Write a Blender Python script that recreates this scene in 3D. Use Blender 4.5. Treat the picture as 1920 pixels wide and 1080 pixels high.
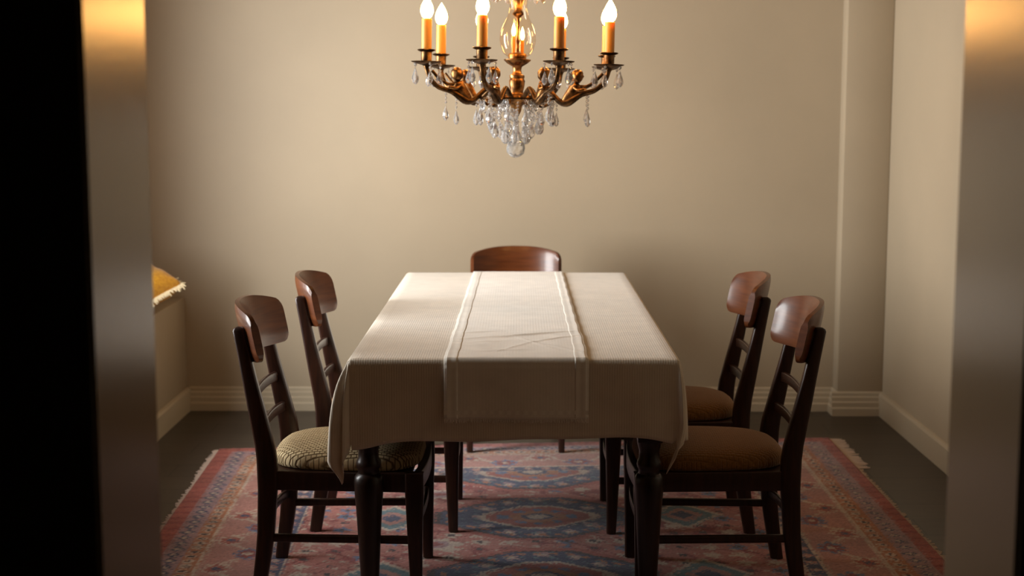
import bpy, bmesh, math, random
import numpy as np
from mathutils import Vector, Matrix
random.seed(7)
sc = bpy.context.scene
for o in list(bpy.data.objects): bpy.data.objects.remove(o)
C = sc.collection
PI = math.pi
sin, cos = math.sin, math.cos

# ---------------------------------------------------------------- camera, light, exposure
CAM_H = 1.46
PITCH = math.atan(340/2667)
YAW = math.atan(15/2667/cos(PITCH))
cd = bpy.data.cameras.new('camera'); cam = bpy.data.objects.new('camera', cd); C.objects.link(cam)
cam.location = (0, 0, CAM_H); cam.rotation_euler = (PI/2-PITCH, 0, YAW)
cd.sensor_width = 36; cd.lens = 2667/1920*36; cd.clip_start = .05
cd.dof.use_dof = True; cd.dof.focus_distance = 4.25; cd.dof.aperture_fstop = 2.8
sc.camera = cam
w = bpy.data.worlds.new('world'); sc.world = w; w.use_nodes = True
w.node_tree.nodes['Background'].inputs[0].default_value = (.75, .86, 1, 1)
w.node_tree.nodes['Background'].inputs[1].default_value = .4
WIN_X = -1.975
WINS = [(4.72, 5.5, .62, 2.35, 116, 38), (3.95, 4.6, .62, 2.35, 36, -4)]     # y0, y1, z0, z1, watts, turn; second window is added to light the near left
for y0, y1, z0, z1, en, turn in WINS:
    ld = bpy.data.lights.new('window_daylight', 'AREA'); lo = bpy.data.objects.new('window_daylight', ld); C.objects.link(lo)
    ld.shape = 'RECTANGLE'; ld.size = z1-z0; ld.size_y = y1-y0
    ld.energy = en; ld.spread = math.radians(140 if turn > 10 else 115); ld.color = (.98, .965, .95)
    lo.location = (WIN_X-.22, (y0+y1)/2-.03, (z0+z1)/2); lo.rotation_euler = (0, -PI/2, math.radians(turn))
BULB = 70
sc.view_settings.view_transform = 'Standard'; sc.view_settings.look = 'None'
sc.view_settings.gamma = 1; sc.view_settings.use_curve_mapping = False
sc.view_settings.exposure = 0.0

# ---------------------------------------------------------------- materials
def mat(name, col, rough=.6, metal=0, spec=.5, **kw):
    m = bpy.data.materials.new(name); m.use_nodes = True
    b = m.node_tree.nodes['Principled BSDF']
    b.inputs['Base Color'].default_value = (*col, 1); b.inputs['Roughness'].default_value = rough
    b.inputs['Metallic'].default_value = metal; b.inputs['Specular IOR Level'].default_value = spec
    for k, v in kw.items(): b.inputs[k.replace('_', ' ')].default_value = v
    return m
def N(m, t, **kw):
    n = m.node_tree.nodes.new(t)
    for k, v in kw.items(): setattr(n, k, v)
    return n
def L(m, a, b): m.node_tree.links.new(a, b)
def B(m): return m.node_tree.nodes['Principled BSDF']
def coords(m, scale=(1, 1, 1), kind='Object'):
    t = N(m, 'ShaderNodeTexCoord'); mp = N(m, 'ShaderNodeMapping'); mp.inputs['Scale'].default_value = scale
    L(m, t.outputs[kind], mp.inputs[0]); return mp.outputs[0]
def ramp(m, fac, stops):
    r = N(m, 'ShaderNodeValToRGB'); L(m, fac, r.inputs[0])
    e = r.color_ramp.elements
    while len(e) < len(stops): e.new(.5)
    for i, (p, c) in enumerate(stops): e[i].position = p; e[i].color = (*c, 1)
    return r.outputs[0]
def noise(m, vec, scale, detail=4):
    n = N(m, 'ShaderNodeTexNoise'); n.inputs['Scale'].default_value = scale; n.inputs['Detail'].default_value = detail
    L(m, vec, n.inputs['Vector']); return n.outputs[0]
def bump(m, h, strength=.2, dist=.01):
    b = N(m, 'ShaderNodeBump'); b.inputs['Strength'].default_value = strength; b.inputs['Distance'].default_value = dist
    L(m, h, b.inputs['Height']); L(m, b.outputs[0], B(m).inputs['Normal'])

def wall_mat(name, col, rough, bumps=.08):
    m = mat(name, col, rough, spec=.45)
    v = coords(m)
    n = noise(m, v, 1.3, 5)
    L(m, ramp(m, n, [(.3, tuple(c*.93 for c in col)), (.7, tuple(min(1, c*1.05) for c in col))]), B(m).inputs['Base Color'])
    bump(m, noise(m, v, 60, 3), bumps, .004)
    return m
M_wall = wall_mat('cream_wall_paint', (.42, .34, .235), .55)
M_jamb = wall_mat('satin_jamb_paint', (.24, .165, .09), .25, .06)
M_trim = wall_mat('cream_trim_paint', (.50, .42, .30), .4, .02)
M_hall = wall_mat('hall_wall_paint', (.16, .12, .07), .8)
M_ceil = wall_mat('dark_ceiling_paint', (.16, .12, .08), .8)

def wood(name, dark, light, rough, scale=(3, 3, 30), bw=.05, coat=.22, cw=.2, sp=.35):
    m = mat(name, dark, rough, spec=sp, Coat_Weight=cw, Coat_Roughness=coat)
    v = coords(m, scale)
    n = noise(m, v, 3, 6)
    L(m, ramp(m, n, [(.3, dark), (.72, light)]), B(m).inputs['Base Color'])
    bump(m, n, bw, .002)
    return m
M_wood = wood('dark_stained_wood', (.016, .005, .0025), (.045, .013, .005), .40, (30, 30, 3))
M_panel = wood('polished_backrest_veneer', (.070, .018, .005), (.135, .038, .010), .40, (4, 2, 22), .03, .16, .38, .2)
M_twood = wood('table_wood', (.010, .0045, .003), (.024, .009, .005), .33, (30, 30, 3))

# floor: dark boards
M_floor = mat('dark_floor_boards', (.05, .04, .03), .42)
v = coords(M_floor)
br = N(M_floor, 'ShaderNodeTexBrick'); L(M_floor, v, br.inputs['Vector'])
br.inputs['Scale'].default_value = 1; br.inputs['Brick Width'].default_value = 1.4; br.inputs['Row Height'].default_value = .19
br.inputs['Mortar Size'].default_value = .003
br.inputs['Color1'].default_value = (.085, .066, .048, 1); br.inputs['Color2'].default_value = (.064, .050, .037, 1); br.inputs['Mortar'].default_value = (.022, .018, .014, 1)
mx = N(M_floor, 'ShaderNodeMix', data_type='RGBA', blend_type='MULTIPLY'); mx.inputs['Factor'].default_value = .5
L(M_floor, br.outputs[0], mx.inputs[6]); L(M_floor, noise(M_floor, coords(M_floor, (2, 14, 1)), 3, 6), mx.inputs[7])
L(M_floor, mx.outputs[2], B(M_floor).inputs['Base Color']); bump(M_floor, br.outputs[1], .15, -.002)

def cloth_mat(name, col, scale=900, b=.25, rough=.85, wr=0):
    m = mat(name, col, rough, spec=.3, Sheen_Weight=.25, Sheen_Roughness=.4)
    v = coords(m)
    wv = N(m, 'ShaderNodeTexWave', wave_type='BANDS', bands_direction='X'); wv.inputs['Scale'].default_value = scale/20; wv.inputs['Distortion'].default_value = .6
    wv2 = N(m, 'ShaderNodeTexWave', wave_type='BANDS', bands_direction='Y'); wv2.inputs['Scale'].default_value = scale/20; wv2.inputs['Distortion'].default_value = .6
    L(m, v, wv.inputs[0]); L(m, v, wv2.inputs[0])
    a = N(m, 'ShaderNodeMath', operation='ADD'); L(m, wv.outputs[1], a.inputs[0]); L(m, wv2.outputs[1], a.inputs[1])
    n = noise(m, v, 14, 6)
    L(m, ramp(m, n, [(.3, tuple(c*.93 for c in col)), (.7, tuple(min(1, c*1.04) for c in col))]), B(m).inputs['Base Color'])
    if wr:
        nn = noise(m, coords(m, (3, 9, 3)), 2.2, 5)
        a2 = N(m, 'ShaderNodeMath', operation='MULTIPLY_ADD'); L(m, nn, a2.inputs[0]); a2.inputs[1].default_value = wr; L(m, a.outputs[0], a2.inputs[2])
        bump(m, a2.outputs[0], b, .002)
    else: bump(m, a.outputs[0], b, .002)
    return m
M_cloth = cloth_mat('linen_tablecloth', (.76, .67, .55), 900, .12)
M_runner = cloth_mat('cream_runner_linen', (.90, .84, .75), 700, .06, wr=14)
M_lace = cloth_mat('runner_lace_trim', (.92, .87, .78), 260, .35)

# woven tan seat
M_weave = mat('woven_tan_upholstery', (.5, .4, .26), .9, spec=.2)
v = coords(M_weave)
vb = N(M_weave, 'ShaderNodeTexBrick'); L(M_weave, v, vb.inputs['Vector'])
vb.inputs['Scale'].default_value = 1; vb.inputs['Brick Width'].default_value = .016; vb.inputs['Row Height'].default_value = .0095; vb.offset = .5
vb.inputs['Mortar Size'].default_value = .0022; vb.inputs['Mortar Smooth'].default_value = 1
vb.inputs['Color1'].default_value = (.74, .58, .34, 1); vb.inputs['Color2'].default_value = (.62, .47, .27, 1); vb.inputs['Mortar'].default_value = (.20, .12, .055, 1)
L(M_weave, vb.outputs[0], B(M_weave).inputs['Base Color']); bump(M_weave, vb.outputs[1], .9, -.004)
M_gold = mat('golden_brown_upholstery', (.30, .145, .035), .9, spec=.2, Sheen_Weight=.3)
v = coords(M_gold); n = noise(M_gold, v, 220, 3)
L(M_gold, ramp(M_gold, n, [(.3, (.17, .072, .012)), (.7, (.26, .115, .025))]), B(M_gold).inputs['Base Color']); 
vb = N(M_gold, 'ShaderNodeTexBrick'); L(M_gold, v, vb.inputs['Vector'])
vb.inputs['Scale'].default_value = 1; vb.inputs['Brick Width'].default_value = .014; vb.inputs['Row Height'].default_value = .0085; vb.offset = .5
vb.inputs['Mortar Size'].default_value = .002; vb.inputs['Mortar Smooth'].default_value = 1; bump(M_gold, vb.outputs[1], .6, -.003)

M_brass = mat('aged_brass', (.42, .20, .07), .36, 1)
v = coords(M_brass); n = noise(M_brass, v, 45, 4)
L(M_brass, ramp(M_brass, n, [(.38, (.10, .045, .018)), (.62, (.50, .25, .085))]), B(M_brass).inputs['Base Color'])
M_bronze = mat('dark_bronze', (.10, .055, .025), .38, 1)
v = coords(M_bronze); n = noise(M_bronze, v, 50, 4)
L(M_bronze, ramp(M_bronze, n, [(.4, (.055, .03, .015)), (.7, (.22, .115, .045))]), B(M_bronze).inputs['Base Color'])
M_sleeve = mat('amber_candle_sleeve', (.70, .34, .06), .45, spec=.4, Subsurface_Weight=.3, Subsurface_Scale=.03)
M_sleeve.node_tree.nodes['Principled BSDF'].inputs['Subsurface Radius'].default_value = (1, .5, .1)
M_bulb = bpy.data.materials.new('glowing_bulb'); M_bulb.use_nodes = True
nt = M_bulb.node_tree; nt.nodes.clear()
e = nt.nodes.new('ShaderNodeEmission'); e.inputs[0].default_value = (1, .475, .12, 1); e.inputs[1].default_value = BULB
oo = nt.nodes.new('ShaderNodeOutputMaterial'); nt.links.new(e.outputs[0], oo.inputs[0])
M_fil = M_bulb.copy(); M_fil.name = 'glowing_filament'
M_glass = mat('crystal_glass', (1, 1, 1), .02, spec=.5, Transmission_Weight=.86, IOR=1.55)
# thin clear glass: mostly see-through with a real sheen
def thin_glass(name, tint, gl):
    m = bpy.data.materials.new(name); m.use_nodes = True; t = m.node_tree; t.nodes.clear()
    tr = t.nodes.new('ShaderNodeBsdfTransparent'); tr.inputs[0].default_value = (*tint, 1)
    g = t.nodes.new('ShaderNodeBsdfGlossy'); g.inputs['Roughness'].default_value = .05
    lw = t.nodes.new('ShaderNodeLayerWeight'); lw.inputs[0].default_value = .5
    pw = t.nodes.new('ShaderNodeMath'); pw.operation = 'POWER'; pw.inputs[1].default_value = 4; t.links.new(lw.outputs['Facing'], pw.inputs[0])
    ml = t.nodes.new('ShaderNodeMath'); ml.operation = 'MULTIPLY_ADD'; ml.inputs[1].default_value = gl; ml.inputs[2].default_value = .035; t.links.new(pw.outputs[0], ml.inputs[0])
    mxx = t.nodes.new('ShaderNodeMixShader'); o = t.nodes.new('ShaderNodeOutputMaterial')
    t.links.new(ml.outputs[0], mxx.inputs[0]); t.links.new(tr.outputs[0], mxx.inputs[1]); t.links.new(g.outputs[0], mxx.inputs[2]); t.links.new(mxx.outputs[0], o.inputs[0])
    return m
M_pane = thin_glass('window_pane_glass', (.97, .98, .98), .5)
M_shade = thin_glass('hurricane_glass', (1, .93, .84), .7)
M_yellow = mat('mustard_cushion_fabric', (.80, .42, .03), .9, spec=.2, Sheen_Weight=.3)
v = coords(M_yellow); n = noise(M_yellow, v, 90, 4)
L(M_yellow, ramp(M_yellow, n, [(.3, (.50, .21, .008)), (.7, (.66, .33, .02))]), B(M_yellow).inputs['Base Color']); bump(M_yellow, n, .6, .004)
M_fringe = mat('cream_fringe_yarn', (.80, .68, .45), .95, spec=.1)
M_rfringe = mat('rug_fringe_yarn', (.62, .50, .42), .95, spec=.1)

# ---------------------------------------------------------------- mesh helpers
def finish(name, bm, m, parent=None, smooth=40, loc=None):
    bmesh.ops.recalc_face_normals(bm, faces=bm.faces[:])
    me = bpy.data.meshes.new(name); bm.to_mesh(me); bm.free()
    if smooth:
        me.polygons.foreach_set('use_smooth', [True]*len(me.polygons))
        me.set_sharp_from_angle(angle=math.radians(smooth))
    me.materials.append(m)
    o = bpy.data.objects.new(name, me); C.objects.link(o)
    if parent: o.parent = parent
    if loc: o.location = loc
    return o
def box(bm, x0, x1, y0, y1, z0, z1, bev=0):
    vs = [bm.verts.new((x, y, z)) for z in (z0, z1) for x, y in ((x0, y0), (x1, y0), (x1, y1), (x0, y1))]
    fs = [bm.faces.new([vs[i] for i in q]) for q in ((3, 2, 1, 0), (4, 5, 6, 7), (0, 1, 5, 4), (1, 2, 6, 5), (2, 3, 7, 6), (3, 0, 4, 7))]
    if bev:
        es = set(e for f in fs for e in f.edges)
        bmesh.ops.bevel(bm, geom=list(es), offset=bev, segments=2, affect='EDGES', profile=.5)
def rrect(wx, wy, r, n=3):
    r = min(r, wx/2*.98, wy/2*.98); out = []
    for cx, cy, a0 in ((wx/2-r, wy/2-r, 0), (-wx/2+r, wy/2-r, PI/2), (-wx/2+r, -wy/2+r, PI), (wx/2-r, -wy/2+r, 1.5*PI)):
        for k in range(n+1):
            a = a0+PI/2*k/n; out.append((cx+r*cos(a), cy+r*sin(a)))
    return out
def rings(bm, rs, close=True, cap=True):
    V = [[bm.verts.new(p) for p in r] for r in rs]
    n = len(V[0])
    for a, b in zip(V, V[1:]):
        for i in range(n if close else n-1):
            j = (i+1) % n; bm.faces.new((a[i], a[j], b[j], b[i]))
    if cap and close: bm.faces.new(V[0][::-1]); bm.faces.new(V[-1])
    return V
def loft(bm, secs, r=.006, dome=0):           # secs: (cx,cy,z,wx,wy)
    rs = [[(cx+px, cy+py, z) for px, py in rrect(wx, wy, r)] for cx, cy, z, wx, wy in secs]
    if dome:
        cx, cy, z, wx, wy = secs[-1]
        for k in (.35, .7, 1):
            s = cos(k*PI/2)*.9+.1; rs.append([(cx+px*s, cy+py*s, z+dome*sin(k*PI/2)) for px, py in rrect(wx, wy, r)])
    rings(bm, rs)
def sweep(bm, pts, sec, up=Vector((0, 0, 1)), scales=None, cap=True):  # sec: list of (side, up)
    pts = [Vector(p) for p in pts]; rs = []
    for i, p in enumerate(pts):
        t = (pts[min(i+1, len(pts)-1)]-pts[max(i-1, 0)]).normalized()
        s = t.cross(up)
        if s.length < 1e-4: s = Vector((1, 0, 0))
        s.normalize(); u = s.cross(t).normalized(); k = scales[i] if scales else 1
        rs.append([tuple(p+s*a*k+u*b*k) for a, b in sec])
    rings(bm, rs, cap=cap)
def circ(r, n=10): return [(r*cos(2*PI*i/n), r*sin(2*PI*i/n)) for i in range(n)]
def lathe(bm, prof, cx=0, cy=0, n=20, cap=True):
    rings(bm, [[(cx+r*cos(2*PI*i/n), cy+r*sin(2*PI*i/n), z) for i in range(n)] for r, z in prof], cap=cap)
def smooth_pts(pts, k=4):                     # catmull-rom
    P = [Vector(p) for p in pts]; P = [P[0]*2-P[1]]+P+[P[-1]*2-P[-2]]; out = []
    for i in range(1, len(P)-2):
        for j in range(k):
            t = j/k; a, b, c, d = P[i-1:i+3]
            out.append(.5*((2*b)+(-a+c)*t+(2*a-5*b+4*c-d)*t*t+(-a+3*b-3*c+d)*t**3))
    out.append(P[-2]); return out
def lerp_tab(tab, z):
    for a, b in zip(tab, tab[1:]):
        if a[0] <= z <= b[0]:
            t = (z-a[0])/(b[0]-a[0]); return a[1]+(b[1]-a[1])*t
    return tab[0][1] if z < tab[0][0] else tab[-1][1]
def struct(name, bm, m, parent=None, **kw):
    o = finish(name, bm, m, parent, **kw)
    if not parent: o['kind'] = 'structure'
    return o
def tag(o, label, cat, group=None):
    o['label'] = label; o['category'] = cat
    if group: o['group'] = group
    return o
def empty(name, loc, rz, label, cat, group=None):
    o = bpy.data.objects.new(name, None); C.objects.link(o); o.location = loc; o.rotation_euler = (0, 0, rz); o.empty_display_size = .1
    return tag(o, label, cat, group)
def copy_tree(o, parent=None):
    c = o.copy(); C.objects.link(c)
    if parent: c.parent = parent
    for ch in list(o.children): copy_tree(ch, c)
    return c
def B_(): return bmesh.new()

# ---------------------------------------------------------------- the room
BACK, RIGHT, LEFT, CEIL = 6.77, 1.725, -1.9, 2.75
DY0, DY1 = 2.03, 2.375               # thickness of the wall with the wide opening
DXL, DXR, DZ = -.617, .729, 2.25
def sbox(name, m, *b, bev=0):
    bm = B_(); box(bm, *b, bev=bev); return struct(name, bm, m, smooth=30)
sbox('floor', M_floor, -2.4, 2.4, -2.2, 7.1, -.1, 0)
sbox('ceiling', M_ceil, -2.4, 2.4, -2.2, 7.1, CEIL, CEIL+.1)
sbox('wall_back', M_wall, -2.3, 2.0, BACK, BACK+.15, 0, CEIL)
sbox('wall_right', M_wall, RIGHT, RIGHT+.15, DY1, BACK, 0, CEIL)
bm = B_()
yy = DY1
for y0, y1, z0, z1, _, _ in sorted(WINS):
    box(bm, LEFT-.13, LEFT, yy, y0, 0, CEIL); box(bm, LEFT-.13, LEFT, y0, y1, 0, z0); box(bm, LEFT-.13, LEFT, y0, y1, z1, CEIL); yy = y1
box(bm, LEFT-.13, LEFT, yy, BACK, 0, CEIL)
struct('wall_left', bm, M_wall, smooth=30)
bm = B_()
box(bm, -2.3, DXL, DY0, DY1, 0, CEIL); box(bm, DXR, 2.3, DY0, DY1, 0, CEIL); box(bm, DXL, DXR, DY0, DY1, DZ, CEIL)
bmesh.ops.bevel(bm, geom=[e for e in bm.edges if abs(e.verts[0].co.x-e.verts[1].co.x) < 1e-5 and abs(e.verts[0].co.y-e.verts[1].co.y) < 1e-5 and DXL-.01 < e.verts[0].co.x < DXR+.01], offset=.006, segments=3, affect='EDGES')
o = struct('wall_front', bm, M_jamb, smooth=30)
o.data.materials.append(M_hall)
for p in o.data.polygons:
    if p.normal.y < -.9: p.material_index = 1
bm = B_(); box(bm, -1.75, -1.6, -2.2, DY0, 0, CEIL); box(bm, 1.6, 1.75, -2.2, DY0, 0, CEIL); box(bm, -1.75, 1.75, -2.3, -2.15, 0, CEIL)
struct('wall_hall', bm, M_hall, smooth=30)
# pilaster at the far right corner
sbox('trim_1', M_wall, 1.51, RIGHT, BACK-.105, BACK, 0, CEIL, bev=.004)
# stepped baseboards
def base_prof(plain=0):   # (depth from the wall, z)
    if plain: return [(0, 0), (.018, 0), (.018, .098), (.013, .108), (.004, .112), (0, .112)]
    return [(.000, 0), (.026, 0), (.026, .036), (.020, .043), (.020, .064), (.014, .070), (.014, .088), (.008, .094), (.008, .108), (.003, .115), (0, .115)]
def baseboard(name, runs, plain=0):
    bm = B_()
    for (x0, y0), (x1, y1) in runs:
        d = Vector((x1-x0, y1-y0, 0)).normalized(); nrm = Vector((d.y, -d.x, 0))
        rs = [[(x+nrm.x*p, y+nrm.y*p, z) for p, z in base_prof(plain)] for x, y in ((x0, y0), (x1, y1))]
        rings(bm, rs)
    return struct(name, bm, M_trim, smooth=20)
baseboard('baseboard_back', [((-1.6, BACK), (1.51, BACK))])
baseboard('baseboard_pilaster', [((1.484, BACK-.105), (RIGHT, BACK-.105)), ((1.51, BACK), (1.51, BACK-.105))])
baseboard('baseboard_right', [((RIGHT, BACK), (RIGHT, DY1))], 1)
# windows, both unseen; the nearer one is added for light on the near-left chair
for k, (y0, y1, z0, z1, _, _) in enumerate(WINS):
    bm = B_(); fx = WIN_X
    for a in ((y0, y0+.05, z0, z1), (y1-.05, y1, z0, z1), (y0+.05, y1-.05, z0, z0+.05), (y0+.05, y1-.05, z1-.05, z1)): box(bm, fx-.025, fx+.025, *a)
    win = struct('window_%d' % (k+1), bm, M_trim, smooth=30)
    bm = B_(); box(bm, fx-.002, fx+.002, y0+.04, y1-.04, z0+.04, z1-.04)
    finish('pane', bm, M_pane, win, smooth=0)
# built-in window seat along the left wall
SEAT_X, SEAT_Z = -1.612, .55
bm = B_(); box(bm, LEFT, SEAT_X, DY1, BACK, 0, SEAT_Z, bev=.006)
o = finish('window_seat', bm, M_wall, smooth=30); tag(o, 'low built-in cream ledge along the left wall under the yellow cushion', 'window seat')
bm = B_()
rings(bm, [[(SEAT_X+p, y, z) for p, z in base_prof(1)] for y in (DY1, BACK)])
finish('baseboard', bm, M_trim, o, smooth=20)

# ---------------------------------------------------------------- rug
RC = [(-1.285, 5.945), (1.365, 6.165), (1.375, 3.25), (-1.18, 3.25)]   # far-left, far-right, near-right, near-left
def rug():
    nx, ny = 420, 460
    W_, H_ = 2.62, 2.78
    u = np.linspace(0, 1, nx+1); v_ = np.linspace(0, 1, ny+1)
    U, V = np.meshgrid(u, v_)
    P = [np.array(p) for p in RC]
    XY = ((1-U)*(1-V))[..., None]*P[0]+(U*(1-V))[..., None]*P[1]+(U*V)[..., None]*P[2]+((1-U)*V)[..., None]*P[3]
    rng = np.random.default_rng(3)
    z = .0085+rng.normal(0, .0006, U.shape)
    co = np.dstack([XY, z]).reshape(-1, 3)
    me = bpy.data.meshes.new('rug')
    idx = np.arange((nx+1)*(ny+1)).reshape(ny+1, nx+1)
    f = np.stack([idx[1:, :-1], idx[1:, 1:], idx[:-1, 1:], idx[:-1, :-1]], -1).reshape(-1, 4)
    # edge skirt
    top = len(co)
    rim = np.concatenate([idx[0, :], idx[1:, -1], idx[-1, -2::-1], idx[-2:0:-1, 0]])
    low = co[rim].copy(); low[:, 2] = .0
    co = np.vstack([co, low]); k = np.arange(len(rim)); kn = (k+1) % len(rim)
    sk = np.stack([rim[k], rim[kn], top+kn, top+k], -1)
    f = np.vstack([f, sk])
    me.vertices.add(len(co)); me.vertices.foreach_set('co', co.ravel())
    me.loops.add(f.size); me.loops.foreach_set('vertex_index', f.ravel().astype(np.int32))
    me.polygons.add(len(f)); me.polygons.foreach_set('loop_start', np.arange(0, f.size, 4)); me.polygons.foreach_set('loop_total', np.full(len(f), 4))
    me.update(calc_edges=True)
    # dye pattern in centimetres, knots quantised
    x = U*W_*100; y = V*H_*100
    x = np.round(x/.8)*.8; y = np.round(y/.8)*.8
    cx, cy = W_*50, H_*50
    ex = np.minimum(x, W_*100-x); ey = np.minimum(y, H_*100-y); e = np.minimum(ex, ey)
    red = np.array([.42, .115, .085]); mar = np.array([.30, .055, .05]); navy = np.array([.055, .075, .15]); blue = np.array([.13, .20, .33])
    cream = np.array([.60, .50, .38]); pink = np.array([.50, .25, .20]); rust = np.array([.48, .20, .09]); dark = np.array([.06, .04, .045]); teal = np.array([.13, .24, .26]); mauve = np.array([.40, .27, .27])
    col = np.zeros(U.shape+(3,))+pink
    def put(mask, c): col[mask] = c
    al = np.where(ex < ey, y, x)            # running coordinate on a border
    lin = e
    put(lin < 6, red)
    put((lin < 6) & (np.sin(al*.9) > .75), mar)
    b1 = (lin >= 6) & (lin < 13); put(b1, mauve); ph = (al % 6.4)
    put(b1 & (np.abs(ph-3.2)+np.abs(lin-9.5) < 2.6), navy); put(b1 & (np.abs(ph-3.2)+np.abs(lin-9.5) < 1.3), cream)
    b2 = (lin >= 13) & (lin < 19); put(b2, rust); put(b2 & (((al % 5)-2.5)**2+(lin-16)**2 < 3.6), cream); put(b2 & (((al % 5)-2.5)**2+(lin-16)**2 < 1.0), dark)
    put((lin >= 19) & (lin < 20.6), cream)
    b3 = (lin >= 20.6) & (lin < 40); put(b3, pink)
    tri = np.abs(((al/15) % 2)-1)*15; zz = 22.5+tri
    put(b3 & (np.abs(lin-zz) < 1.1), cream)
    for k0, (ca, cb, cc) in enumerate(((red, cream, navy), (mar, blue, cream))):
        q = ((al+k0*15) % 30)-15; lc = 26 if k0 == 0 else 34
        rr = np.sqrt(q**2+((lin-lc)*1.2)**2); th = np.arctan2(lin-lc, q)
        put(b3 & (rr < 5.4+1.0*np.cos(8*th)), cb); put(b3 & (rr < 3.9+.8*np.cos(6*th)), ca); put(b3 & (rr < 1.6), cc)
    put((lin >= 40) & (lin < 41.6), cream); b4 = (lin >= 41.6) & (lin < 46.5); put(b4, navy)
    put(b4 & (np.abs((al % 7)-3.5)+np.abs(lin-44) < 2.2), pink); put(b4 & (np.abs((al % 7)-3.5)+np.abs(lin-44) < 1.0), cream)
    put((lin >= 46.5) & (lin < 48), cream)
    fld = lin >= 48; put(fld, red*.6+pink*.5)
    vine = np.abs(np.sin(x*.33+2.2*np.sin(y*.19))+np.sin(y*.31+1.7*np.sin(x*.23))) < .16
    put(fld & vine, mar); put(fld & (np.abs(np.sin(x*.52+y*.11)*np.cos(y*.47-x*.09)) > .93), cream)
    # small florets over the field
    gx = np.floor(x/9.6); gy = np.floor(y/8); hx = (np.sin(gx*12.9+gy*78.2)*43758.5) % 1
    fx_, fy_ = (x % 9.6)-4.8, (y % 8)-4; rr = np.sqrt(fx_**2+fy_**2); th = np.arctan2(fy_, fx_)
    flo = rr < 2.6+.9*np.cos(5*th)
    put(fld & flo & (hx < .35), cream); put(fld & flo & (hx > .35) & (hx < .6), blue); put(fld & flo & (hx > .6) & (hx < .85), mar); put(fld & (rr < 1.2) & (hx > .2), dark)
    # stepped medallions one behind another
    for my in (49-0, 111, 175, 237):
        dx, dy = np.abs(x-cx), np.abs(y-my)
        d = np.maximum(dx*.62+dy*.9, np.maximum(dx*.78, dy*1.15)); d = np.floor(d/1.6)*1.6
        m_ = fld
        put(m_ & (d < 31), red); put(m_ & (d < 28.5), dark); put(m_ & (d < 27), navy)
        th = np.arctan2(y-my, x-cx); r2 = np.sqrt((x-cx)**2+(y-my)**2)
        ringf = np.cos(th*12)
        put(m_ & (d < 27) & (np.abs(r2-21) < 2.4) & (ringf > .25), mauve); put(m_ & (np.abs(r2-21) < 1.0) & (d < 27) & (ringf > .6), cream)
        put(m_ & (d < 27) & (np.abs(np.sin(x*.62)*np.cos(y*.7)) > .86), teal); put(m_ & (d < 25.5) & (d > 23.5) & (np.sin(th*26) > 0), rust)
        put(m_ & (d < 14.5), cream); put(m_ & (d < 13), red); put(m_ & (d < 11) & (np.cos(th*8) > .1), blue); put(m_ & (d < 6.5), rust); put(m_ & (d < 4), navy); put(m_ & (d < 2), cream)
        for sx in (-1, 1):   # side pendants
            rx = np.abs(x-(cx+sx*52)); ry = np.abs(y-my); q = rx*.9+ry*.8
            put(m_ & (q < 13), cream); put(m_ & (q < 11), teal); put(m_ & (q < 7), pink); put(m_ & (q < 4), navy)
        for sx in (-1, 1):
            rx = np.abs(x-(cx+sx*36)); ry = np.abs(y-(my+31)); rr = np.sqrt(rx**2+ry**2*1.6); t3 = np.arctan2(ry, rx)
            put(m_ & (rr < 8.5+1.8*np.cos(6*t3)), cream); put(m_ & (rr < 5.5), mauve); put(m_ & (rr < 3), mar)
    # mix of neighbouring knots, abrash, wear
    jit = rng.random(U.shape)
    sh = np.roll(np.roll(col, rng.integers(1, 4), 0), 2, 1)
    col = np.where((jit < .22)[..., None], sh, col)
    col *= (1+rng.normal(0, .13, U.shape))[..., None]
    ab = 1+.10*np.sin(y*.21)+.06*np.sin(y*.067+1)
    col *= ab[..., None]; col = col*.93+np.array([.40, .29, .24])*.07
    col = np.clip(col*np.array([.72, .66, .68]), 0, 1)
    rgba = np.ones((len(co), 4), np.float32); rgba[:top, :3] = col.reshape(-1, 3); rgba[top:, :3] = (.25, .08, .07)
    ca = me.color_attributes.new('dye', 'FLOAT_COLOR', 'POINT'); ca.data.foreach_set('color', rgba.ravel())
    m = mat('wool_rug_dyes', (.4, .1, .1), .95, spec=.12, Sheen_Weight=.2)
    at = N(m, 'ShaderNodeAttribute', attribute_name='dye'); L(m, at.outputs[0], B(m).inputs['Base Color'])
    bump(m, noise(m, coords(m), 160, 2), .5, .004)
    me.materials.append(m)
    o = bpy.data.objects.new('rug', me); C.objects.link(o)
    tag(o, 'red and navy patterned oriental rug under the dining table', 'rug')
    for s, (a, b) in enumerate(((RC[0], RC[3]), (RC[1], RC[2]))):
        bm = B_(); a = Vector((*a, 0)); b = Vector((*b, 0)); d = (b-a); nrm = Vector((-1 if s == 0 else 1, 0, 0)); n = 190
        for i in range(n):
            p = a+d*(i+.5)/n; ln = .012+.012*random.random()+(.035 if s and i < 34 else 0)+(.008 if i < 30 else 0); off = Vector((0, random.uniform(-.012, .012), 0))
            w2 = Vector((0, .0055, 0)); h0 = Vector((0, 0, .006)); q = p+nrm*ln+off+Vector((0, 0, .002))
            vs = [bm.verts.new(t) for t in (p-w2+Vector((0, 0, .001)), p+w2+Vector((0, 0, .001)), p+h0, q-w2*.4, q+w2*.4, q+Vector((0, 0, .003)))]
            for q3 in ((0, 1, 4, 3), (1, 2, 5, 4), (2, 0, 3, 5), (3, 4, 5)): bm.faces.new([vs[t] for t in q3])
        finish('fringe', bm, M_rfringe, o, smooth=0)
rug()

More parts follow.
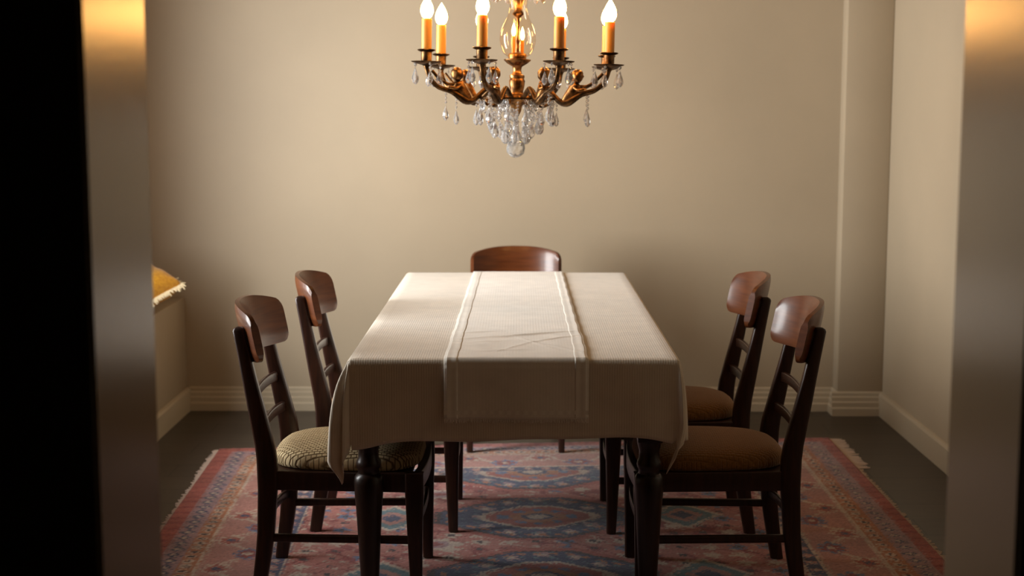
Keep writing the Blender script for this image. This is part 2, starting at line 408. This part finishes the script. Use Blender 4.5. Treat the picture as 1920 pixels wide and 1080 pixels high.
# ---------------------------------------------------------------- table
TX0, TX1, TY0, TY1, TZ = -.472, .437, 3.957, 6.045, .752
tb = empty('dining_table', ((TX0+TX1)/2, (TY0+TY1)/2, 0), 0, 'long dark wood dining table with turned legs under the pale cloth', 'table')
tl = Matrix.Translation(-tb.location)
def tfin(name, bm, m, **kw):
    bm.transform(tl); return finish(name, bm, m, tb, **kw)
bm = B_(); box(bm, TX0, TX1, TY0, TY1, TZ-.028, TZ, bev=.004); tfin('tabletop', bm, M_twood, smooth=30)
LX0, LX1, LY0, LY1 = -.436, .372, 3.998, 5.99
bm = B_()
for a in ((LX0, LX1, LY0-.012, LY0+.012), (LX0, LX1, LY1-.012, LY1+.012), (LX0-.012, LX0+.012, LY0, LY1), (LX1-.012, LX1+.012, LY0, LY1)): box(bm, *a, TZ-.13, TZ-.028)
tfin('apron', bm, M_twood, smooth=30)
for lx, ly in ((LX0, LY0), (LX1, LY0), (LX0, LY1), (LX1, LY1)):
    bm = B_()
    lathe(bm, [(.018, .0115), (.022, .016), (.024, .03), (.028, .12), (.033, .22), (.038, .31), (.0415, .355), (.043, .385), (.041, .402), (.036, .410), (.031, .414), (.030, .425), (.034, .432), (.036, .442), (.034, .45), (.030, .46), (.029, .48), (.034, .50), (.036, .51)], lx, ly, 24)
    box(bm, lx-.036, lx+.036, ly-.036, ly+.036, .51, TZ-.028, bev=.003)
    tfin('leg', bm, M_twood, smooth=35)

# ---------------------------------------------------------------- tablecloth
def cloth():
    CT = TZ+.003; OV = {'l': .262, 'f': .243, 'r': .243, 'b': .25}
    x0, x1, y0, y1 = TX0-.004, TX1+.004, TY0-.004, TY1+.004; R_ = .012
    per = []                                  # (base point, normal angle, max length, fold)
    def smooth(t): return t*t*(3-2*t)
    def edge(p, q, ang, ov, n, key):
        for i in range(n):
            t = i/n; ex = (.024*math.exp(-(t/.09)**2)+.012*math.exp(-((t-1)/.06)**2)) if key == 'front' else 0
            per.append((p[0]+(q[0]-p[0])*t, p[1]+(q[1]-p[1])*t, ang, ov+ex, key, t))
    def corner(p, a0, a1, ov0, ov1, key, n=26):
        for i in range(n):
            t = i/n; a = a0+(a1-a0)*t; d = abs(a-a0)
            ln = min(ov0/max(cos(d), 1e-3), ov1/max(sin(d), 1e-3))*(1.08 if key == 'nl' else 1); per.append((p[0], p[1], a, ln, key, t))
    # counter-clockwise from the near-left corner along the front
    edge((x0, y0), (x1, y0), -PI/2, OV['f'], 90, 'front'); corner((x1, y0), -PI/2, 0, OV['f'], OV['r'], 'nr')
    edge((x1, y0), (x1, y1), 0, OV['r'], 150, 'right'); corner((x1, y1), 0, PI/2, OV['r'], OV['b'], 'fr')
    edge((x1, y1), (x0, y1), PI/2, OV['b'], 60, 'back'); corner((x0, y1), PI/2, PI, OV['b'], OV['l'], 'fl')
    edge((x0, y1), (x0, y0), PI, OV['l'], 150, 'left'); corner((x0, y0), PI, 1.5*PI, OV['l'], OV['f'], 'nl')
    def gauss(t, c, s): return math.exp(-((t-c)/s)**2)
    def g(key, t, f):                         # outward slope of the drape
        if key == 'front': return .004+.006*gauss(t, .9, .05)+.004*sin(t*13+1)
        if key == 'nr': return .012+.022*gauss(t, .35, .12)+.012*gauss(t, .8, .1)
        if key == 'right': return .008+.012*(1+sin(t*34+2.1))+.005*sin(t*61)
        if key == 'back': return .008+.006*sin(t*15)
        if key == 'left': return .012+.016*(1+sin(t*31+.5))+.008*sin(t*57+1)+.045*gauss(t, .90, .018)
        if key == 'nl': return .008+.062*gauss(t, .27, .16)+.035*gauss(t, .62, .07)
        return .02+.04*gauss(t, .3, .15)+.03*gauss(t, .75, .12)
    NR = 22; rows = []
    prev = None
    gs = [g(k, t, 1) for *_, k, t in per]
    # smooth the slopes around the loop so folds join up
    for _ in range(3): gs = [(gs[i-1]+2*gs[i]+gs[(i+1) % len(gs)])/4 for i in range(len(gs))]
    for j in range(NR+1):
        row = []
        for i, (bx, by, a, ln, key, t) in enumerate(per):
            rho = ln*(j/NR)
            rho += (.006*sin(i*.055+.6)+.002*sin(i*.21+1))*(j/NR)
            if rho < R_*PI/2: th = rho/R_; h = R_*sin(th); z = -R_*(1-cos(th))
            else:
                rr = rho-R_*PI/2; h = R_+gs[i]*(1-math.exp(-rr/.09)); z = -R_-rr*.975
            sx = -.045*(max(0, rho-.2)/.14)**1.3*sin(PI*min(1, t*1.0)) if key == 'nr' else 0
            row.append((bx+cos(a)*h+sx, by+sin(a)*h, CT+z))
        rows.append(row)
    # flat field on the table
    inner = [[(bx+(cx-bx)*0, by, CT) for bx, by, *_ in per]]
    bm = B_(); V = rings(bm, rows, cap=False)
    nin = V[0]; ins = []
    mx_, my_ = (x0+x1)/2, (y0+y1)/2
    cur = nin
    # inner rings
    for s in (.03, .12):
        r = []
        for v in nin:
            c = v.co; r.append(bm.verts.new((min(max(c.x, x0+s), x1-s), min(max(c.y, y0+s), y1-s), CT)))
        n = len(r)
        for i in range(n):
            jn = (i+1) % n; bm.faces.new((cur[i], cur[jn], r[jn], r[i]))
        cur = r
    bm.faces.new(cur)
    bmesh.ops.remove_doubles(bm, verts=bm.verts[:], dist=.0002)
    bmesh.ops.dissolve_degenerate(bm, edges=bm.edges[:], dist=.0001)
    o = finish('tablecloth', bm, M_cloth, smooth=75)
    s = o.modifiers.new('thickness', 'SOLIDIFY'); s.thickness = .0022; s.offset = -1
    tag(o, 'plain off-white linen tablecloth hanging over the dining table', 'tablecloth')
cx = 0
cloth()

# ---------------------------------------------------------------- runner
def runner():
    Z = TZ+.0065; yf, yb = TY0-.0185, TY1+.0185; R_ = .014; drop = .158
    def path(s):            # s from 0 (front hem) along the table to the back hem
        L1_ = drop; top = yb-yf-2*R_
        a = PI/2*R_
        if s < L1_: return (yf-.004*(1-s/L1_), Z-R_-(L1_-s))
        s -= L1_
        if s < a: th = s/R_; return (yf+R_*(1-cos(th)), Z-R_+R_*sin(th))
        s -= a
        if s < top: return (yf+R_+s, Z)
        s -= top
        if s < a: th = s/R_; return (yb-R_+R_*sin(th), Z-R_*(1-cos(th)))
        s -= a; return (yb, Z-R_-s)
    tot = 2*drop+PI*R_+(yb-yf-2*R_)
    def xs(y, t):
        k = (y-yf)/(yb-yf); a = -.213*(1-k)-.200*k; b = .193*(1-k)+.184*k
        wob = .0010*sin(y*17)+.0005*sin(y*51+t)
        return a+wob, b+.0015*sin(y*29+2)+.003*gaus(y, 4.25, .15)
    def gaus(t, c, s): return math.exp(-((t-c)/s)**2)
    def grid(bm, t0, t1, nu, nv, lift, s0=0, s1=tot, zz=True):
        rows = []
        for j in range(nv+1):
            s = s0+(s1-s0)*j/nv; y, z = path(s); a, b = xs(y, 0); row = []
            for i in range(nu+1):
                t = t0+(t1-t0)*i/nu; x = a+(b-a)*t; dz = 0
                if z > Z-.002 and zz:
                    # creases pressed into the cloth
                    for (cy, cxx, wx, sl, amp) in ((4.36, .05, .10, .55, .0045), (4.30, -.09, .09, .35, .0035), (4.22, -.10, .07, .25, .002), (4.10, .12, .06, -1.2, .003), (4.12, -.02, .05, 1.6, .002), (4.85, 0, .16, .1, .0012), (4.40, -.13, .06, .3, .003), (4.27, .10, .07, .9, .003), (4.17, -.15, .05, -.5, .002), (4.06, -.06, .08, .2, .002), (4.20, .04, .05, -2.0, .0022)):
                        d = (y-cy-(x-cxx)*sl); dz += amp*math.exp(-(d/.012)**2)*math.exp(-((x-cxx)/wx)**2)
                    dz += .0008*(1+sin(x*60+y*25)*sin(y*31))*gaus(y, 4.15, .25)
                if z < Z-.02 and y < 4.2: row.append((x+.0*z, y-lift-.003*sin(x*24+1)*(Z-z)/drop-.0015, z)); continue
                if z < Z-.02: row.append((x, y+lift, z)); continue
                k = 1 if z > Z-.001 else .5
                row.append((x, y-(lift if y < 4.2 and k < 1 else 0), z+lift+dz))
            rows.append(row)
        rings(bm, rows, close=False, cap=False)
    bm = B_(); grid(bm, 0, 1, 70, 420, 0)
    o = finish('table_runner', bm, M_runner, smooth=80)
    s = o.modifiers.new('thickness', 'SOLIDIFY'); s.thickness = .0015; s.offset = 1
    tag(o, 'narrow cream linen runner with lace edges down the middle of the tablecloth', 'table runner')
    for a, b in ((.012, .095), (.905, .988)):
        bm = B_(); grid(bm, a, b, 8, 420, .0009)
        t = finish('lace_trim', bm, M_lace, o, smooth=80); s = t.modifiers.new('t', 'SOLIDIFY'); s.thickness = .0008; s.offset = 1
        t['label'] = 'lace band along the long edge'
    bm = B_(); grid(bm, .0, 1, 40, 4, .0022, s0=.012, s1=.024); t = finish('hem', bm, M_lace, o, smooth=80)
    # hanging threads of the front hem
    bm = B_(); y, z = path(0); a, b = xs(y, 0)
    for i in range(150):
        x = a+(b-a)*(i+.5)/150; ln = .006+.007*random.random(); dx = random.uniform(-.002, .002)
        yy = y-.003-.003*sin(x*24+1)
        sweep(bm, [(x, yy, z+.001), (x+dx, yy, z-ln)], circ(.0008, 3), up=Vector((0, 1, 0)))
    finish('fringe', bm, M_runner, o, smooth=0)
runner()

# ---------------------------------------------------------------- chairs
TOPZ = .808
POST = [(0, -.036), (.06, -.026), (.18, -.008), (.33, 0), (.41, 0), (.46, -.006), (.52, -.019), (.65, -.047), (TOPZ, -.079)]
POSTW = [(0, .040), (.18, .050), (.38, .060), (.44, .060), (.55, .052), (.68, .040), (TOPZ, .035)]
FX = .435
def chair(label, seat_mat, cat='chair', group='dining chairs around the table'):
    t = empty('dining_chair', (0, 0, 0), 0, label, cat, group)
    HR = .186                                  # half distance between the rear posts
    HF = .205
    for s in (-1, 1):                          # rear legs run up into the back posts
        bm = B_(); zs = [0, .03, .08, .14, .2, .27, .33, .38, .42, .46, .5, .55, .6, .66, .72, .78, TOPZ-.008]
        loft(bm, [(lerp_tab(POST, z), s*(HR+(.010*(1-z/.4) if z < .4 else -.014*(z-.4)/.4)), z, lerp_tab(POSTW, z), .030) for z in zs], .008, dome=.012)
        finish('leg', bm, M_wood, t, smooth=38)
    for s in (-1, 1):
        bm = B_()
        loft(bm, [(FX+.004, s*HF, 0, .032, .028), (FX+.002, s*HF, .1, .038, .031), (FX, s*HF, .25, .048, .034), (FX, s*HF, .32, .054, .036), (FX, s*HF, .386, .054, .036)], .007)
        finish('leg', bm, M_wood, t, smooth=38)
    # seat frame
    bm = B_()
    def bar(p, q, h, w_, r=.004, bow=(0, 0, 0), n=1, taper=None):
        p, q, bw = Vector(p), Vector(q), Vector(bow); pts = [p+(q-p)*i/n+bw*(1-(2*i/n-1)**2) for i in range(n+1)]
        sweep(bm, pts, rrect(w_, h, r), scales=taper)
    for s in (-1, 1): bar((.01, s*HR, .357), (FX, s*HF, .357), .058, .022)
    bar((0, -HR, .357), (0, HR, .357), .055, .022); bar((FX+.006, -HF, .357), (FX+.006, HF, .357), .058, .022, bow=(.012, 0, 0), n=8)
    box(bm, .0, FX-.01, -HR+.01, HR-.01, .372, .384)
    finish('seat_frame', bm, M_wood, t, smooth=38)
    # padded seat
    bm = B_(); n = 56; rs = []
    prof = [(.93, .384), (.985, .388), (1.0, .398), (.992, .412), (.965, .424), (.90, .435), (.80, .443), (.65, .450), (.45, .455), (.22, .457), (.02, .458)]
    for k, z in prof:
        r = []
        for i in range(n):
            a = 2*PI*i/n; c, s_ = cos(a), sin(a); e = .30 if k > .8 else .30+.5*(.8-k)/.8
            u = math.copysign(abs(c)**(2*e), c); v_ = math.copysign(abs(s_)**(2*e), s_)
            x = .222+.226*u*k; hy = .176+(.215-.176)*(u*.5+.5); r.append((x, v_*hy*k, z+(.006*u*u if k > .9 else 0)*0))
        rs.append(r)
    rings(bm, rs)
    st = finish('seat', bm, seat_mat, t, smooth=60)
    # bent backrest panel
    bm = B_(); nu, nv = 40, 10; HWp = .208
    def cen(u): return -.093+.073*abs(u)**2.3
    def hh(u): return .066+.016*(1-abs(u)**3.5)-.014*max(0, (abs(u)-.90)/.10)**3
    def pt(u, w_, side):
        x = cen(u); du = 1e-3; tx = (cen(u+du)-cen(u-du))/(2*du); ty = HWp; ln = math.hypot(tx, ty); nx_, ny_ = ty/ln, -tx/ln
        th = .0125*(1-.45*abs(w_)**6)
        z = .777+.014*(1-u*u)+w_*hh(u); lean = -(z-.79)*.20
        return (x+nx_*th*side+lean, HWp*u+ny_*th*side, z)
    us = [-1+2*i/nu for i in range(nu+1)]; us = [math.copysign(1-(1-abs(u))**1.15, u) for u in us]; ws = [-1+2*j/nv for j in range(nv+1)]
    F = [[bm.verts.new(pt(u, w_, 1)) for w_ in ws] for u in us]; K = [[bm.verts.new(pt(u, w_, -1)) for w_ in ws] for u in us]
    for G in (F, K):
        for i in range(nu):
            for j in range(nv): bm.faces.new((G[i][j], G[i+1][j], G[i+1][j+1], G[i][j+1]))
    for i in range(nu):
        for j in (0, nv): bm.faces.new((F[i][j], F[i+1][j], K[i+1][j], K[i][j]))
    for j in range(nv):
        for i in (0, nu): bm.faces.new((F[i][j], F[i][j+1], K[i][j+1], K[i][j]))
    bp = finish('backrest', bm, M_panel, t, smooth=50)
    bp['label'] = 'curved polished brown back panel'
    for s in (-1, 1):                          # blocks that fix the panel to the posts
        bm = B_(); box(bm, -.075, -.045, s*(HR-.013)-.010, s*(HR-.013)+.010, .735, .80, bev=.003)
        finish('back_block', bm, M_wood, t, smooth=38)
    for z in (.600, .503):                     # two bowed slats
        bm = B_(); bx = lerp_tab(POST, z)
        bar((bx, -HR+.006, z), (bx, HR-.006, z), .031, .014, .004, bow=(-.010, 0, .007), n=12)
        finish('back_slat', bm, M_wood, t, smooth=38)
    for s in (-1, 1):
        bm = B_(); bar((.0, s*(HR+.004), .183), (FX, s*HF, .183), .024, .018, .006, n=1)
        finish('stretcher', bm, M_wood, t, smooth=38)
    bm = B_(); bar((-.006, -HR, .215), (-.006, HR, .215), .028, .014, .004, bow=(-.012, 0, .012), n=8); finish('stretcher', bm, M_wood, t, smooth=38)
    bm = B_(); bar((FX, -HF, .225), (FX, HF, .225), .028, .014, .004, bow=(.012, 0, .012), n=8); finish('stretcher', bm, M_wood, t, smooth=38)
    return t
RUG = .0112
GR = 'dining chairs around the table'
c1 = chair('dark wood chair with woven beige seat at the near left of the table', M_weave)
c1.location = (-.740, 4.272, RUG); c1.rotation_euler[2] = math.radians(-1)
gold = None
def place(src, x, y, rz, label, s=1):
    c = copy_tree(src); c.location = (x, y, RUG); c.rotation_euler[2] = math.radians(rz); c['label'] = label; c.scale = (s, s, s); return c
r1 = chair('dark wood chair with golden brown seat at the near right of the table', M_gold)
r1.location = (.796, 4.272, RUG); r1.rotation_euler[2] = math.radians(180)
place(r1, -.668, 4.955, 0, 'dark wood chair at the far left of the table, seat mostly hidden')
place(r1, .752, 4.935, 180, 'dark wood chair with golden brown seat at the far right of the table')
place(r1, -.018, 6.30, -90, 'dark wood chair at the head of the table against the back wall', .945)

# ---------------------------------------------------------------- cushion on the window seat
def cushion():
    t = empty('cushion', (-1.703, 6.215, SEAT_Z), 0, 'mustard yellow cushion with cream fringe on the ledge at left', 'cushion')
    S = .15; T = .075
    bm = B_(); n = 28
    def z_(u, v_): return T*max(0, (1-u**4))**.5*max(0, (1-v_**4))**.5
    def xy(u, v_): 
        k = 1-.07*(1-v_*v_)*abs(u)**3; k2 = 1-.07*(1-u*u)*abs(v_)**3
        return u*S*k, v_*S*k2
    g = {}
    for sd in (1, -1):
        for i in range(n+1):
            for j in range(n+1):
                u, v_ = -1+2*i/n, -1+2*j/n
                if sd == -1 and (i in (0, n) or j in (0, n)): g[sd, i, j] = g[1, i, j]; continue
                x, y = xy(u, v_); g[sd, i, j] = bm.verts.new((x, y, sd*z_(u, v_)+.004*sin(u*9+v_*5)*z_(u, v_)/T))
        for i in range(n):
            for j in range(n): bm.faces.new((g[sd, i, j], g[sd, i+1, j], g[sd, i+1, j+1], g[sd, i, j+1]))
    rot = Matrix.Translation((0, 0, .120)) @ Matrix.Rotation(math.radians(27), 4, 'X') @ Matrix.Rotation(math.radians(-38), 4, 'Z')
    bm.transform(rot); finish('cover', bm, M_yellow, t, smooth=80)
    bm = B_()
    for side in range(4):
        for i in range(70):
            a = -1+2*(i+.5)/70; u, v_ = [(a, -1), (1, a), (a, 1), (-1, a)][side]; x, y = xy(u, v_)
            d = Vector([(0, -1, 0), (1, 0, 0), (0, 1, 0), (-1, 0, 0)][side])+Vector((random.uniform(-.3, .3), random.uniform(-.3, .3), random.uniform(-.5, .1)))
            ln = .016+.008*random.random(); p = Vector((x, y, 0))
            sweep(bm, [p-d*.006, p+d*ln*.5, p+d*ln+Vector((0, 0, -.004))], circ(.0032, 5), scales=[1.2, 1, .5])
    bm.transform(rot); finish('fringe', bm, M_fringe, t, smooth=60)
    t.location.z = SEAT_Z-.001
cushion()

# ---------------------------------------------------------------- chandelier
CHX, CHY = -.012, 4.93
ch = empty('chandelier', (CHX, CHY, 0), 0, 'brass candle-arm chandelier with crystal drops over the dining table', 'chandelier')
def cfin(name, bm, m, parent=ch, **kw): return finish(name, bm, m, parent, **kw)
# turned centre stem
bm = B_()
lathe(bm, [(.002, 1.425), (.010, 1.432), (.016, 1.445), (.020, 1.462), (.030, 1.474), (.046, 1.484), (.050, 1.492), (.046, 1.50), (.026, 1.504), (.022, 1.512), (.026, 1.53), (.028, 1.548), (.024, 1.556), (.026, 1.560), (.026, 1.567), (.017, 1.572), (.014, 1.585), (.017, 1.597), (.034, 1.607), (.046, 1.617), (.047, 1.621), (.030, 1.624), (.032, 1.635), (.028, 1.642), (.006, 1.645), (.005, 1.76), (.02, 1.775), (.012, 1.79), (.018, 1.82), (.045, 1.85), (.05, 1.86), (.02, 1.87), (.012, 1.9), (.012, 2.0), (.02, 2.02), (.006, 2.04)], n=28)
cfin('stem', bm, M_brass, smooth=50)
bm = B_()   # chain links
z = 2.035; k = 0
while z < CEIL-.05:
    pts = [(.011*cos(a) if k % 2 else 0, 0 if k % 2 else .011*cos(a), z+.022+.022*sin(a)) for a in [2*PI*i/12 for i in range(13)]]
    sweep(bm, pts, circ(.0028, 5), up=Vector((0, 1, 0)) if k % 2 else Vector((1, 0, 0)), cap=False); z += .036; k += 1
cfin('chain', bm, M_bronze, smooth=60)
bm = B_(); lathe(bm, [(.008, CEIL-.06), (.03, CEIL-.05), (.06, CEIL-.02), (.065, CEIL)], n=24); cfin('ceiling_rose', bm, M_brass)
# central glass and its two small flames
bm = B_(); prof = smooth_pts([(.030, 0, 1.628), (.050, 0, 1.645), (.062, 0, 1.685), (.056, 0, 1.725), (.038, 0, 1.765), (.030, 0, 1.80), (.036, 0, 1.84)], 4)
rings(bm, [[(p.x*cos(a), p.x*sin(a), p.z) for a in [2*PI*i/32 for i in range(32)]] for p in prof], cap=False)
cfin('glass_shade', bm, M_shade, smooth=80)
def flame(bm, r, h, cx=0, cy=0, z0=0):
    pr = [(.35, 0), (.75, .10), (.97, .25), (1, .38), (.88, .55), (.62, .72), (.33, .86), (.12, .96), (.03, 1)]
    lathe(bm, [(r*a, z0+h*b) for a, b in pr], cx, cy, 14)
for dx, dy, z0 in ((-.014, -.012, 1.70), (.016, .008, 1.688)):
    bm = B_(); flame(bm, .0075, .045, dx, dy, z0); cfin('bulb', bm, M_fil, smooth=80)
    bm = B_(); lathe(bm, [(.006, 1.642), (.006, z0)], dx, dy, 10); cfin('candle_sleeve', bm, M_sleeve)

def drop_mesh(bm, s=1, beads=1, loc=(0, 0, 0), n=6):
    x, y, z = loc
    for b in range(beads):      # small cut bead, then wire, then the pear drop
        lathe(bm, [(.0008, z), (.0058*s, z-.006*s), (.0008, z-.012*s)], x, y, 6); z -= .014*s
    lathe(bm, [(.0007, z+.003), (.0007, z-.006*s)], x, y, 4); z -= .005*s
    lathe(bm, [(.0012*s, z), (.0045*s, z-.010*s), (.0105*s, z-.026*s), (.0125*s, z-.036*s), (.0085*s, z-.047*s), (.0015*s, z-.053*s)], x, y, n)
drops = {}
def drop(parent, loc, s=1, beads=1, name='crystal_drop'):
    key = (name, s, beads)
    if key not in drops:
        bm = B_()
        drop_mesh(bm, s, beads)
        bmesh.ops.recalc_face_normals(bm, faces=bm.faces[:])
        me = bpy.data.meshes.new(name); bm.to_mesh(me); bm.free(); me.materials.append(M_glass); drops[key] = me
    o = bpy.data.objects.new(name, drops[key]); C.objects.link(o); o.parent = parent; o.location = loc; o.rotation_euler = (0, 0, random.random()*6)
    return o

AR = .325
ARM = [(AR, 1.592), (AR-.003, 1.575), (AR-.016, 1.545), (AR-.045, 1.520), (.235, 1.507), (.205, 1.490), (.180, 1.476), (.155, 1.480), (.132, 1.502), (.108, 1.520), (.085, 1.512), (.062, 1.495), (.035, 1.490)]
def make_arm():
    bm = B_(); pts = smooth_pts([(r, 0, z) for r, z in ARM], 3); n = len(pts)
    sc_ = [1.25 if i < 2 else .95+.65*math.exp(-((i/n-.45)/.10)**2) for i in range(n)]
    sweep(bm, pts, circ(.0088, 10), up=Vector((0, 1, 0)), scales=sc_)
    # upper scroll running beside the arm
    q = smooth_pts([(AR-.02, 0, 1.575), (AR-.045, 0, 1.55), (.25, 0, 1.532), (.222, 0, 1.53), (.205, 0, 1.515)], 4)
    sweep(bm, q, circ(.0055, 8), up=Vector((0, 1, 0)))
    q = smooth_pts([(.135, 0, 1.50), (.12, 0, 1.475), (.095, 0, 1.462), (.07, 0, 1.47), (.06, 0, 1.49)], 4)
    sweep(bm, q, circ(.005, 8), up=Vector((0, 1, 0)))
    arm = finish('arm', bm, M_bronze, ch, smooth=60)
    bm = B_()   # gilded bust: torso, neck, head with hair and small raised arms
    tor = smooth_pts([(.172, 0, 1.480), (.185, 0, 1.495), (.200, 0, 1.515), (.212, 0, 1.534), (.216, 0, 1.542)], 3)
    sweep(bm, tor, [(.019*cos(a), .013*sin(a)) for a in [2*PI*i/14 for i in range(14)]], up=Vector((0, 1, 0)), scales=[.7+.35*sin(PI*(i/(len(tor)-1))*.85)-(.35 if i > len(tor)-3 else 0) for i in range(len(tor))])
    for s in (-1, 1): sweep(bm, smooth_pts([(.208, s*.012, 1.527), (.225, s*.020, 1.518), (.243, s*.014, 1.522)], 3), circ(.0052, 7))
    hd = bmesh.ops.create_icosphere(bm, subdivisions=3, radius=.019); 
    for v in hd['verts']:
        c = v.co; c.z *= 1.12
        if c.x > .006 and abs(c.y) < .005 and abs(c.z) < .004: c.x += .004      # nose
        if c.x < .007 or c.z > .008: c += c.normalized()*(.0028+.0014*sin(c.y*900)*sin(c.z*800))   # curls
        c.x += .217; c.z += 1.565
    finish('bust_figure', bm, M_brass, arm, smooth=70)['label'] = 'gilded bust on the arm'
    bm = B_(); lathe(bm, [(.006, 1.586), (.014, 1.592), (.030, 1.596), (.050, 1.602), (.052, 1.605), (.048, 1.6055), (.020, 1.603), (.018, 1.606), (.0185, 1.636), (.029, 1.640), (.031, 1.643), (.029, 1.645), (.019, 1.645), (.018, 1.641)], AR, 0, 24)
    finish('drip_pan', bm, M_bronze, arm, smooth=45)
    bm = B_(); lathe(bm, [(.0172, 1.640), (.0172, 1.741), (.0165, 1.746), (.010, 1.747)], AR, 0, 20)
    finish('candle_sleeve', bm, M_sleeve, arm, smooth=45)['label'] = 'amber candle sleeve'
    bm = B_(); flame(bm, .0225, .078, AR, 0, 1.746); finish('bulb', bm, M_bulb, arm, smooth=80)['label'] = 'glowing flame-shaped bulb'
    return arm
arms = []
for k in range(8):
    a = -PI/2+math.radians((24.5, 72, 106, 151, 204, 237, 290, 339.5)[k])
    arm = make_arm() if k == 0 else copy_tree(arms[0])
    arm.parent = ch; arm.rotation_euler = (0, 0, a); arms.append(arm)
for k, arm in enumerate(arms):
    for j in range(5):
        b = 2*PI*(j+.5*(k % 2))/5+.3; drop(arm, (AR+.046*cos(b), .046*sin(b), 1.600), (1.0, .85)[j % 2], 2 if j % 2 else 1)
    drop(arm, (.255, 0, 1.503), .95, 4 if k % 2 else 3)
# crystal basket under the hub
bm = B_(); pts = [(.135*cos(2*PI*i/40), .135*sin(2*PI*i/40), 1.487) for i in range(41)]
sweep(bm, pts, circ(.0035, 6), cap=False); cfin('crystal_ring', bm, M_bronze, smooth=60)
for i in range(14):
    a = 2*PI*i/14; drop(ch, (.138*cos(a), .138*sin(a), 1.484), 1.05 if i % 2 else .9, 2 if i % 3 else 3)
for i in range(9):
    a = 2*PI*i/9+.2; drop(ch, (.085*cos(a), .085*sin(a), 1.445), 1.1, 1+i % 2)
for i in range(6):
    a = 2*PI*i/6+.4; drop(ch, (.042*cos(a), .042*sin(a), 1.415), 1.15, 1)
def rosette(a, r, z):
    bm = B_()
    for j in range(8):
        b = 2*PI*j/8; rr = .015
        m_ = Matrix.Translation((0, rr*cos(b), rr*sin(b))) @ Matrix.Diagonal((.35, 1, 1, 1))
        s = bmesh.ops.create_icosphere(bm, subdivisions=1, radius=.0085)
        bmesh.ops.transform(bm, matrix=m_, verts=s['verts'])
    bmesh.ops.create_icosphere(bm, subdivisions=1, radius=.008)
    bm.transform(Matrix.Rotation(a, 4, 'Z') @ Matrix.Translation((r, 0, 0))); bm.transform(Matrix.Translation((0, 0, z)))
    cfin('crystal_rosette', bm, M_glass, smooth=0)
for i in range(8): rosette(-PI/2+2*PI*i/8+.45, .128, 1.462)
for i in range(5): rosette(-PI/2+2*PI*i/5-.2, .062, 1.432)
def beads(p0, p1, sag, n, r=.0048):
    bm = B_(); p0, p1 = Vector(p0), Vector(p1)
    for i in range(n):
        t = (i+.5)/n; p = p0+(p1-p0)*t; p.z -= sag*4*t*(1-t)
        s = bmesh.ops.create_icosphere(bm, subdivisions=1, radius=r); bmesh.ops.translate(bm, vec=p, verts=s['verts'])
    cfin('bead_string', bm, M_glass, smooth=0)
for k in range(8):
    a = -PI/2+math.radians(2+45*k)
    beads((.135*cos(a), .135*sin(a), 1.478), (.022*cos(a), .022*sin(a), 1.352), .012, 15)
# upper crown with its own small drops
bm = B_(); pts = [(.085*cos(2*PI*i/30), .085*sin(2*PI*i/30), 1.875) for i in range(31)]
sweep(bm, pts, circ(.004, 6), cap=False)
for i in range(4):
    a = PI/4+PI/2*i; sweep(bm, [(.012*cos(a), .012*sin(a), 1.90), (.05*cos(a), .05*sin(a), 1.90), (.085*cos(a), .085*sin(a), 1.875)], circ(.0035, 6))
cfin('crown_ring', bm, M_brass, smooth=60)
for i in range(10):
    a = 2*PI*i/10+.15; drop(ch, (.085*cos(a), .085*sin(a), 1.872), .8, 1)
# faceted ball finial
bm = B_(); bmesh.ops.create_icosphere(bm, subdivisions=2, radius=.034); bmesh.ops.translate(bm, vec=(0, 0, 1.318), verts=bm.verts[:])
lathe(bm, [(.004, 1.35), (.007, 1.357), (.002, 1.365)], n=8)
cfin('crystal_ball', bm, M_glass, smooth=0)['label'] = 'faceted crystal ball at the bottom'
bm = B_(); lathe(bm, [(.0012, 1.36), (.0012, 1.43)], n=6); cfin('hook', bm, M_bronze)
ch.rotation_euler = (0, math.radians(1.0), 0)
ch.rotation_euler[0] = math.radians(-.8)
ch.location = (CHX-.02*1.3, CHY-.0, 0)
